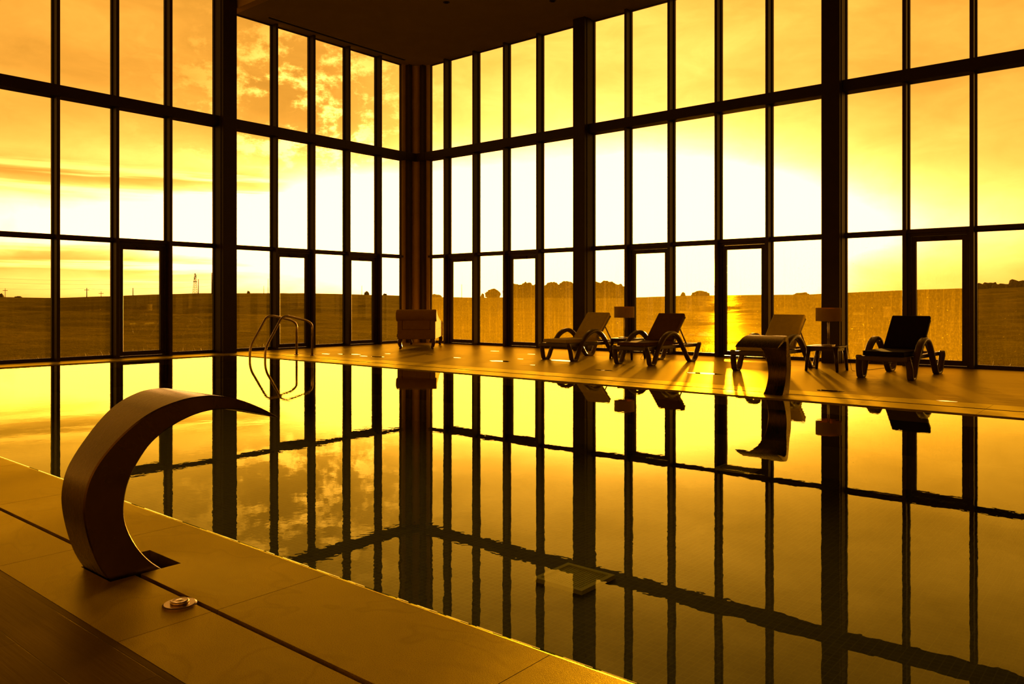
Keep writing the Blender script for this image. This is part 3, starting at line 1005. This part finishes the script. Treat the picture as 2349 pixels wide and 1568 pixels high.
# body with side profile (y away from the back, z)
MB().box(-hw, hw, 0.03, LEN, 0.235, 0.46).build('seat_base', M_fab, ch, bevel=0.02, bseg=3)
side = [(0.03, 0.44), (0.03, 0.86), (0.20, 0.90), (0.42, 0.86), (0.75, 0.76), (1.2, 0.66), (1.7, 0.60), (2.02, 0.585), (LEN, 0.55), (LEN, 0.44)]
for s in (-1, 1):
    a, b_ = (hw - 0.12, hw) if s > 0 else (-hw, -hw + 0.12)
    arm = MB().prism(side, 'x', a, b_).build('arm', M_fab, ch, bevel=0.025, bseg=3)
    MB().tube(spline([((a + b_) / 2 + s * 0.015, y, z) for y, z in side[2:-1]], 4), 0.05, 12).build('rolled_edge', M_fab, arm, smooth=True)
MB().box(-hw + 0.122, hw - 0.122, 0.03, 0.26, 0.46, 0.84).build('backrest', M_fab, ch, bevel=0.03, bseg=3)
rollp = MB()
sec = [(0.11 + 0.145 * math.cos(a), 0.80 + 0.145 * math.sin(a)) for a in [2 * PI * k / 28 for k in range(28)]]
rollp.prism(sec, 'x', -hw - 0.03, hw + 0.03)
rollp.build('back_roll', M_fab, ch, bevel=0.03, bseg=4)
MB().box(-hw + 0.125, hw - 0.125, 0.27, LEN - 0.01, 0.462, 0.54).build('seat_cushion', M_fab, ch, bevel=0.03, bseg=3)
MB().box(-hw - 0.012, -hw + 0.0, 0.05, 0.10, 0.29, 0.36).build('side_tag', M_dark, ch)
for sx in (-1, 1):
    for yy, sy in ((0.10, -1), (LEN - 0.12, 1)):
        lp = spline([(sx * 0.38, yy, 0.24), (sx * 0.405, yy + sy * 0.015, 0.18), (sx * 0.395, yy + sy * 0.01, 0.10), (sx * 0.375, yy, 0.045), (sx * 0.385, yy + sy * 0.02, 0.018), (sx * 0.41, yy + sy * 0.04, 0.014)], 4)
        n = len(lp)
        rr = [0.045 * (1 - i / (n - 1)) ** 0.8 + 0.014 for i in range(n)]
        MB().tube(lp, rr, 10).build('leg', M_leg, ch, smooth=True)

# ------------------------------------------------------------------ pool drains
def drain(px, py, lab):
    p = at(px, py, PD)
    t = thing('pool_drain', lab, 'drain', (p.x, p.y, PD), 0, 'square drain covers on the pool floor')
    h = 0.21
    MB().box(-h, h, -h, -h + 0.035, 0, 0.03).box(-h, h, h - 0.035, h, 0, 0.03).box(-h, -h + 0.035, -h + 0.035, h - 0.035, 0, 0.03).box(h - 0.035, h, -h + 0.035, h - 0.035, 0, 0.03).build('rim', M_plaque, t)
    g = MB()
    n = 15
    for i in range(n):
        c = -h + 0.035 + (2 * h - 0.07) * (i + 0.5) / n
        g.box(c - 0.006, c + 0.006, -h + 0.035, h - 0.035, 0.008, 0.022)
        g.box(-h + 0.035, h - 0.035, c - 0.006, c + 0.006, 0.004, 0.018)
    g.build('grating', M_plaque, t)
    MB().box(-h + 0.035, h - 0.035, -h + 0.035, h - 0.035, 0.0, 0.003).build('recess', M_dark, t)
drain(1318, 1330, 'pale square drain cover on the pool floor nearer the camera')
drain(1695, 1076, 'square drain cover on the pool floor near the far jet')

# ------------------------------------------------------------------ puddles on the far deck
pud = [(747, 811.5, .16, 'splash puddle on the far deck just right of the ladder feet'),
       (783, 812, .12, 'second splash puddle right of the ladder feet'),
       (815, 812.5, .18, 'splash puddle midway between the ladder and the upholstered chair'),
       (834, 816.5, .12, 'small puddle nearest the pool between the ladder and the upholstered chair'),
       (866, 818, .20, 'puddle below left of the upholstered chair'),
       (889, 811, .10, 'bright little puddle left of the front legs of the upholstered chair'),
       (986, 813, .11, 'little puddle in front of the right front leg of the upholstered chair'),
       (1047, 820, .13, 'lone puddle right of the upholstered chair toward the pool'),
       (1135, 805, .14, 'dull puddle on the deck below the lone pine'),
       (1220, 812, .14, 'dull puddle just left of the left-most sun lounger'),
       (1145, 828, .30, 'long bright puddle on the deck left of the left-most sun lounger'),
       (1194, 823, .09, 'tiny round puddle close to the left-most sun lounger'),
       (1223, 837, .08, 'tiny puddle nearest the pool left of the left-most sun lounger'),
       (1290, 827, .34, 'long streak of water under the left-most sun lounger'),
       (1386, 849, .18, 'thin puddle on the deck in front of the brown-cushioned lounger'),
       (1615, 856, .30, 'long puddle in the sunlit patch right of the brown-cushioned lounger'),
       (2175, 920, .12, 'small puddle on the coping at the far right'),
       (1905, 896, .2, 'thin puddle on the deck right of the far steel jet')]
for i, (px, py, s_, lab) in enumerate(pud):
    p = at(px, py, 0)
    mb = MB()
    n = 14
    poly = []
    for k in range(n):
        a = 2 * PI * k / n
        r = s_ * random.uniform(0.55, 1.0)
        poly.append((p.x + r * math.cos(a) * 1.1, p.y + r * math.sin(a) * 0.5))
    mb.prism(poly, 'z', 0.0002, 0.0018)
    tag(mb.build('puddle', M_puddle), lab, 'puddle', 'puddles on the far deck')

# ------------------------------------------------------------------ outside: field, ridge, trees, poles
from mathutils import noise as mn
ridge = [(-900, 690), (-300, 684), (0, 681), (130, 683), (300, 677), (440, 672), (700, 672), (900, 677), (1000, 681), (1100, 682), (1240, 681), (1440, 682), (1560, 678), (1700, 676), (1850, 675), (1950, 670), (2100, 664), (2200, 661), (2240, 661), (2349, 655), (2700, 640), (3300, 640)]
def ridge_y(px):
    if px <= ridge[0][0]: return ridge[0][1]
    for (a, ya), (b, yb) in zip(ridge, ridge[1:]):
        if px <= b: return ya + (yb - ya) * (px - a) / (b - a)
    return ridge[-1][1]
RD = 330.0
nA, nR = 330, 110
g = MB()
vs = []
for i in range(nA + 1):
    azd = -72 + 130.0 * i / nA
    a = math.radians(azd)
    dirv = FWD * math.cos(a) + RGT * math.sin(a)
    r0 = 1e9
    if dirv.x < -0.01: r0 = min(r0, (GX - 0.08) / dirv.x)
    if dirv.y > 0.01: r0 = min(r0, (GY + 0.08) / dirv.y)
    r0 = max(r0, 5)
    px = CX + FPX * math.tan(max(-1.2, min(1.2, a)))
    zr = CAMH + (HOR - ridge_y(px)) / FPX * RD
    for j in range(nR + 1):
        t = j / nR
        r = r0 * (600.0 / r0) ** t
        d = r * math.cos(a)
        k = min(1, max(0, (d - 25) / (RD - 25)))
        z = -0.10 + (zr + 0.10) * (k ** 1.25)
        if d > RD: z = zr - (d - RD) * 0.03
        p = dirv * r
        am = min(1, max(0, (r - r0) / 8)) * min(1.0, r / 90)
        z += am * (mn.noise(Vector((p.x * 0.35, p.y * 0.35, 0))) * 0.22 + mn.noise(Vector((p.x * 0.07, p.y * 0.07, 3))) * 0.45) * (1 - 0.75 * max(0, min(1, (d - 200) / 130)))
        vs.append((p.x, p.y, z))
fs = []
for i in range(nA):
    for j in range(nR):
        a = i * (nR + 1) + j
        fs.append((a, a + 1, a + nR + 2, a + nR + 1))
g.add(vs, fs)
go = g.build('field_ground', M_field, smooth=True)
struct(go)

def blob(mb, c, rx, ry, rz, seed, amp=0.28, sub=3, flat=None):
    bm = bmesh.new()
    bmesh.ops.create_icosphere(bm, subdivisions=sub, radius=1)
    vs = []
    for v in bm.verts:
        n = v.co.normalized()
        q = n * 2.3 + Vector((seed * 7.1, seed * 3.3, seed))
        k = 1 + amp * mn.noise(q) + amp * 0.55 * mn.noise(q * 3.1) + amp * 0.3 * mn.noise(q * 7)
        z = n.z * k
        if flat is not None and z < flat: z = flat + (z - flat) * 0.2
        vs.append((c[0] + n.x * rx * k, c[1] + n.y * ry * k, c[2] + z * rz))
    fs = [tuple(v.index for v in f.verts) for f in bm.faces]
    bm.free()
    mb.add(vs, fs)
def pine(px, wpx, ytop, ybot, ybase, d, lab, grp):
    """umbrella pine: crown from ytop to ybot, trunk to the ground at ybase"""
    c = far(px, (ytop + ybot) / 2, d)
    gz = far(px, ybase, d).z
    k = d / FPX
    t = thing('pine_tree', lab, 'tree', (c.x, c.y, gz), 0, grp)
    cr = MB()
    zt, zb = (HOR - ytop) * k + CAMH - gz, (HOR - ybot) * k + CAMH - gz
    blob(cr, (0, 0, (zt + zb) / 2), wpx * k / 2, wpx * k / 3.4, (zt - zb) * 0.56, px * 0.13, 0.20, 4, -0.5)
    cr.build('crown', M_leaf, t, smooth=True)
    MB().tube(spline([(0, 0, -0.6), (0.1, 0, (zb) * 0.5), (-0.1, 0.05, zb + 0.3)], 3), [0.32, 0.30, 0.28, 0.26, 0.24, 0.22, 0.2], 8).build('trunk', M_bark, t, smooth=True)
PG = 'umbrella pines clumped on the horizon behind the left steel column'
pine(1131, 42, 665, 686, 688, 330, 'single small round-topped pine standing alone left of the pine clump', None)
pl = [(1177, 40, 653, 676), (1205, 42, 651, 676), (1236, 42, 652, 678), (1266, 44, 650, 679), (1297, 44, 648, 680), (1327, 44, 650, 680), (1360, 46, 648, 680), (1392, 48, 647.5, 681), (1417, 34, 654, 679)]
ORD = ['first', 'second', 'third', 'fourth', 'fifth', 'sixth', 'seventh', 'eighth', 'ninth']
for i, (px, wpx, yt, yb) in enumerate(pl):
    pine(px, wpx + 12, yt, 692, 694, (312, 326, 319)[i % 3], 'rounded pine, %s from the left in the dense clump on the horizon' % ORD[i], PG)
def bush(px, wpx, ytop, ybase, d, lab, grp, sd=1):
    k = d / FPX
    c = far(px, ybase, d)
    mb = MB()
    blob(mb, (0, 0, 0), wpx * k / 2, wpx * k / 2.5, (ybase - ytop) * k, px * 0.37 + sd, 0.34, 3)
    o = mb.build('bush', M_bush, smooth=True)
    o.location = c
    tag(o, lab, 'bush', grp)
    return o
for (px, wpx, yt, lab) in ((2, 14, 673, 'small bush at the left end of the horizon'), (42, 22, 679, 'low bush on the horizon in the left-most pane'), (570, 9, 667, 'tiny bush on the horizon right of the left steel column'),
                           (841, 13, 668, 'round bush on the horizon seen through the second left glass door'), (883, 12, 673, 'small bush on the horizon left of the glass corner'), (1000, 30, 675, 'bush on the horizon just right of the glass corner'),
                           (1107, 10, 673, 'tiny bush on the horizon left of the lone pine'), (1567, 12, 670, 'pointed small bush on the horizon left of the sun'), (1606, 44, 666, 'broad bush on the horizon left of the sun'),
                           (1840, 36, 671, 'flat bush on the horizon left of the right steel column')):
    bush(px, wpx, yt, ridge_y(px) + 2, 325, lab, None)
for i, (px, wpx, yt) in enumerate([(2245, 40, 651), (2272, 44, 648), (2300, 46, 650), (2328, 40, 644), (2350, 46, 640), (2385, 60, 638)]):
    bush(px, wpx, yt, 668, (296, 312, 304)[i % 3], 'dark dense bush of the thicket on the right hill, %s from the left' % ORD[i], 'thicket of bushes on the right hill')
def utility(px, ytop, lab, arm=True, d=300, rad=0.16):
    b = far(px, ridge_y(px) + 4, d)
    ztop = far(px, ytop, d).z - b.z
    t = thing('utility_pole', lab, 'pole', tuple(b), YAW)
    MB().tube([(0, 0, -0.5), (0, 0, ztop)], [rad * 1.15, rad * 0.8], 8).build('pole', M_pole, t, smooth=True)
    if arm: MB().box(-0.9, 0.9, -0.06, 0.06, ztop - 0.9, ztop - 0.7).build('crossarm', M_pole, t)
    return b + Vector((0, 0, ztop - 0.8))
tops = []
for (px, yt, lab, arm) in ((12, 661, 'thin pole standing in the left-most pane', True), (199, 660, 'pole with a crossarm left of the left-most glass door', True), (232, 668, 'short pole just left of the left-most glass door', True),
                           (305, 660, 'pole seen through the left-most glass door', False), (455, 640, 'tall plain pole just right of the lattice mast', False), (486, 625, 'tallest plain pole against the left steel column', False),
                           (605, 655, 'short pole right of the left steel column', False), (615, 639, 'taller thin pole beside the mullion right of the left column', False), (830, 655, 'thin pole beside the round bush', False), (1059, 652, 'faint thin pole seen through the first door right of the corner', False)):
    q = utility(px, yt, lab, arm, rad=0.10 if px in (12, 232, 605, 830, 1059, 615) else 0.16)
    tops.append((px, q))
# lattice mast
b = far(447.5, ridge_y(447) + 3, 310)
H = far(447.5, 627, 310).z - b.z
mast = thing('lattice_mast', 'steel lattice antenna mast on the horizon left of the left steel column', 'mast', tuple(b), YAW)
lat = MB()
def hwid(z): return 0.62 * (1 - z / H) + 0.14
lv = [H * k / 9 for k in range(10)]
for z0, z1 in zip(lv, lv[1:]):
    a, c = hwid(z0), hwid(z1)
    cs0 = [(-a, -a, z0), (a, -a, z0), (a, a, z0), (-a, a, z0)]
    cs1 = [(-c, -c, z1), (c, -c, z1), (c, c, z1), (-c, c, z1)]
    for i in range(4):
        lat.tube([cs0[i], cs1[i]], 0.06, 5)
        lat.tube([cs0[i], cs1[(i + 1) % 4]], 0.04, 4)
        lat.tube([cs1[i], cs1[(i + 1) % 4]], 0.04, 4)
lat.build('lattice_frame', M_pole, mast)
MB().lathe([(0.75, H * 0.60), (0.75, H * 0.63)], seg=12).build('platform', M_pole, mast)
MB().tube([(0.35, 0, H * 0.80), (0.35, 0, H * 0.94)], 0.13, 8).tube([(-0.35, 0, H * 0.70), (-0.35, 0, H * 0.82)], 0.13, 8).build('antenna', M_pole, mast)
# overhead wires
def wire(x0, y0, x1, y1, d, sag, lab):
    a, c = far(x0, y0, d), far(x1, y1, d)
    pts = []
    for k in range(25):
        t = k / 24
        p = a.lerp(c, t); p.z -= sag * 4 * t * (1 - t)
        pts.append(p)
    tag(MB().tube(pts, 0.022, 5).build('overhead_wire', M_cable, smooth=True), lab, 'wire', 'overhead wires above the left horizon')
wire(-60, 659, 199, 661, 300, 0.5, 'overhead wire sagging between the poles at the left edge')
wire(199, 661, 305, 661, 300, 0.5, 'overhead wire between the crossarm pole and the pole in the left-most door')
wire(305, 661, 486, 655, 300, 0.4, 'overhead wire from the pole in the left-most door to the left steel column')
wire(-60, 636, 486, 640, 280, 0.9, 'upper overhead wire crossing the four left panes')
wire(-60, 645, 486, 648, 280, 0.9, 'middle overhead wire crossing the four left panes')

# dry grass along the outside of the glass
gb = MB()
for i in range(2600):
    if random.random() < 0.72:
        x = random.uniform(-16.2, -1.0); y = GY + random.uniform(0.25, 2.6)
    else:
        y = random.uniform(5.2, 15.0); x = GX - random.uniform(0.25, 2.6)
    k = 0.5 + 0.5 * mn.noise(Vector((x * 0.6, y * 0.6, 5)))
    h = random.uniform(0.05, 0.20) * (0.4 + 1.3 * k)
    a = random.uniform(0, PI); wd = 0.004
    lx, ly = random.uniform(-0.08, 0.08), random.uniform(-0.08, 0.08)
    dx, dy = math.cos(a) * wd, math.sin(a) * wd
    gb.add([(x - dx, y - dy, -0.11), (x + dx, y + dy, -0.11), (x + lx * .5 + dx * .6, y + ly * .5 + dy * .6, -0.11 + h * .6), (x + lx * .5 - dx * .6, y + ly * .5 - dy * .6, -0.11 + h * .6), (x + lx, y + ly, -0.11 + h)],
           [(0, 1, 2, 3), (3, 2, 4)])
tag(gb.build('dry_grass', mat('dry_grass_blades', (0.42, 0.27, 0.09), 0.6, 0, 0.3, 0.3, 2)), 'dry grass growing along the foot of the glass outside', 'grass', kind='stuff')
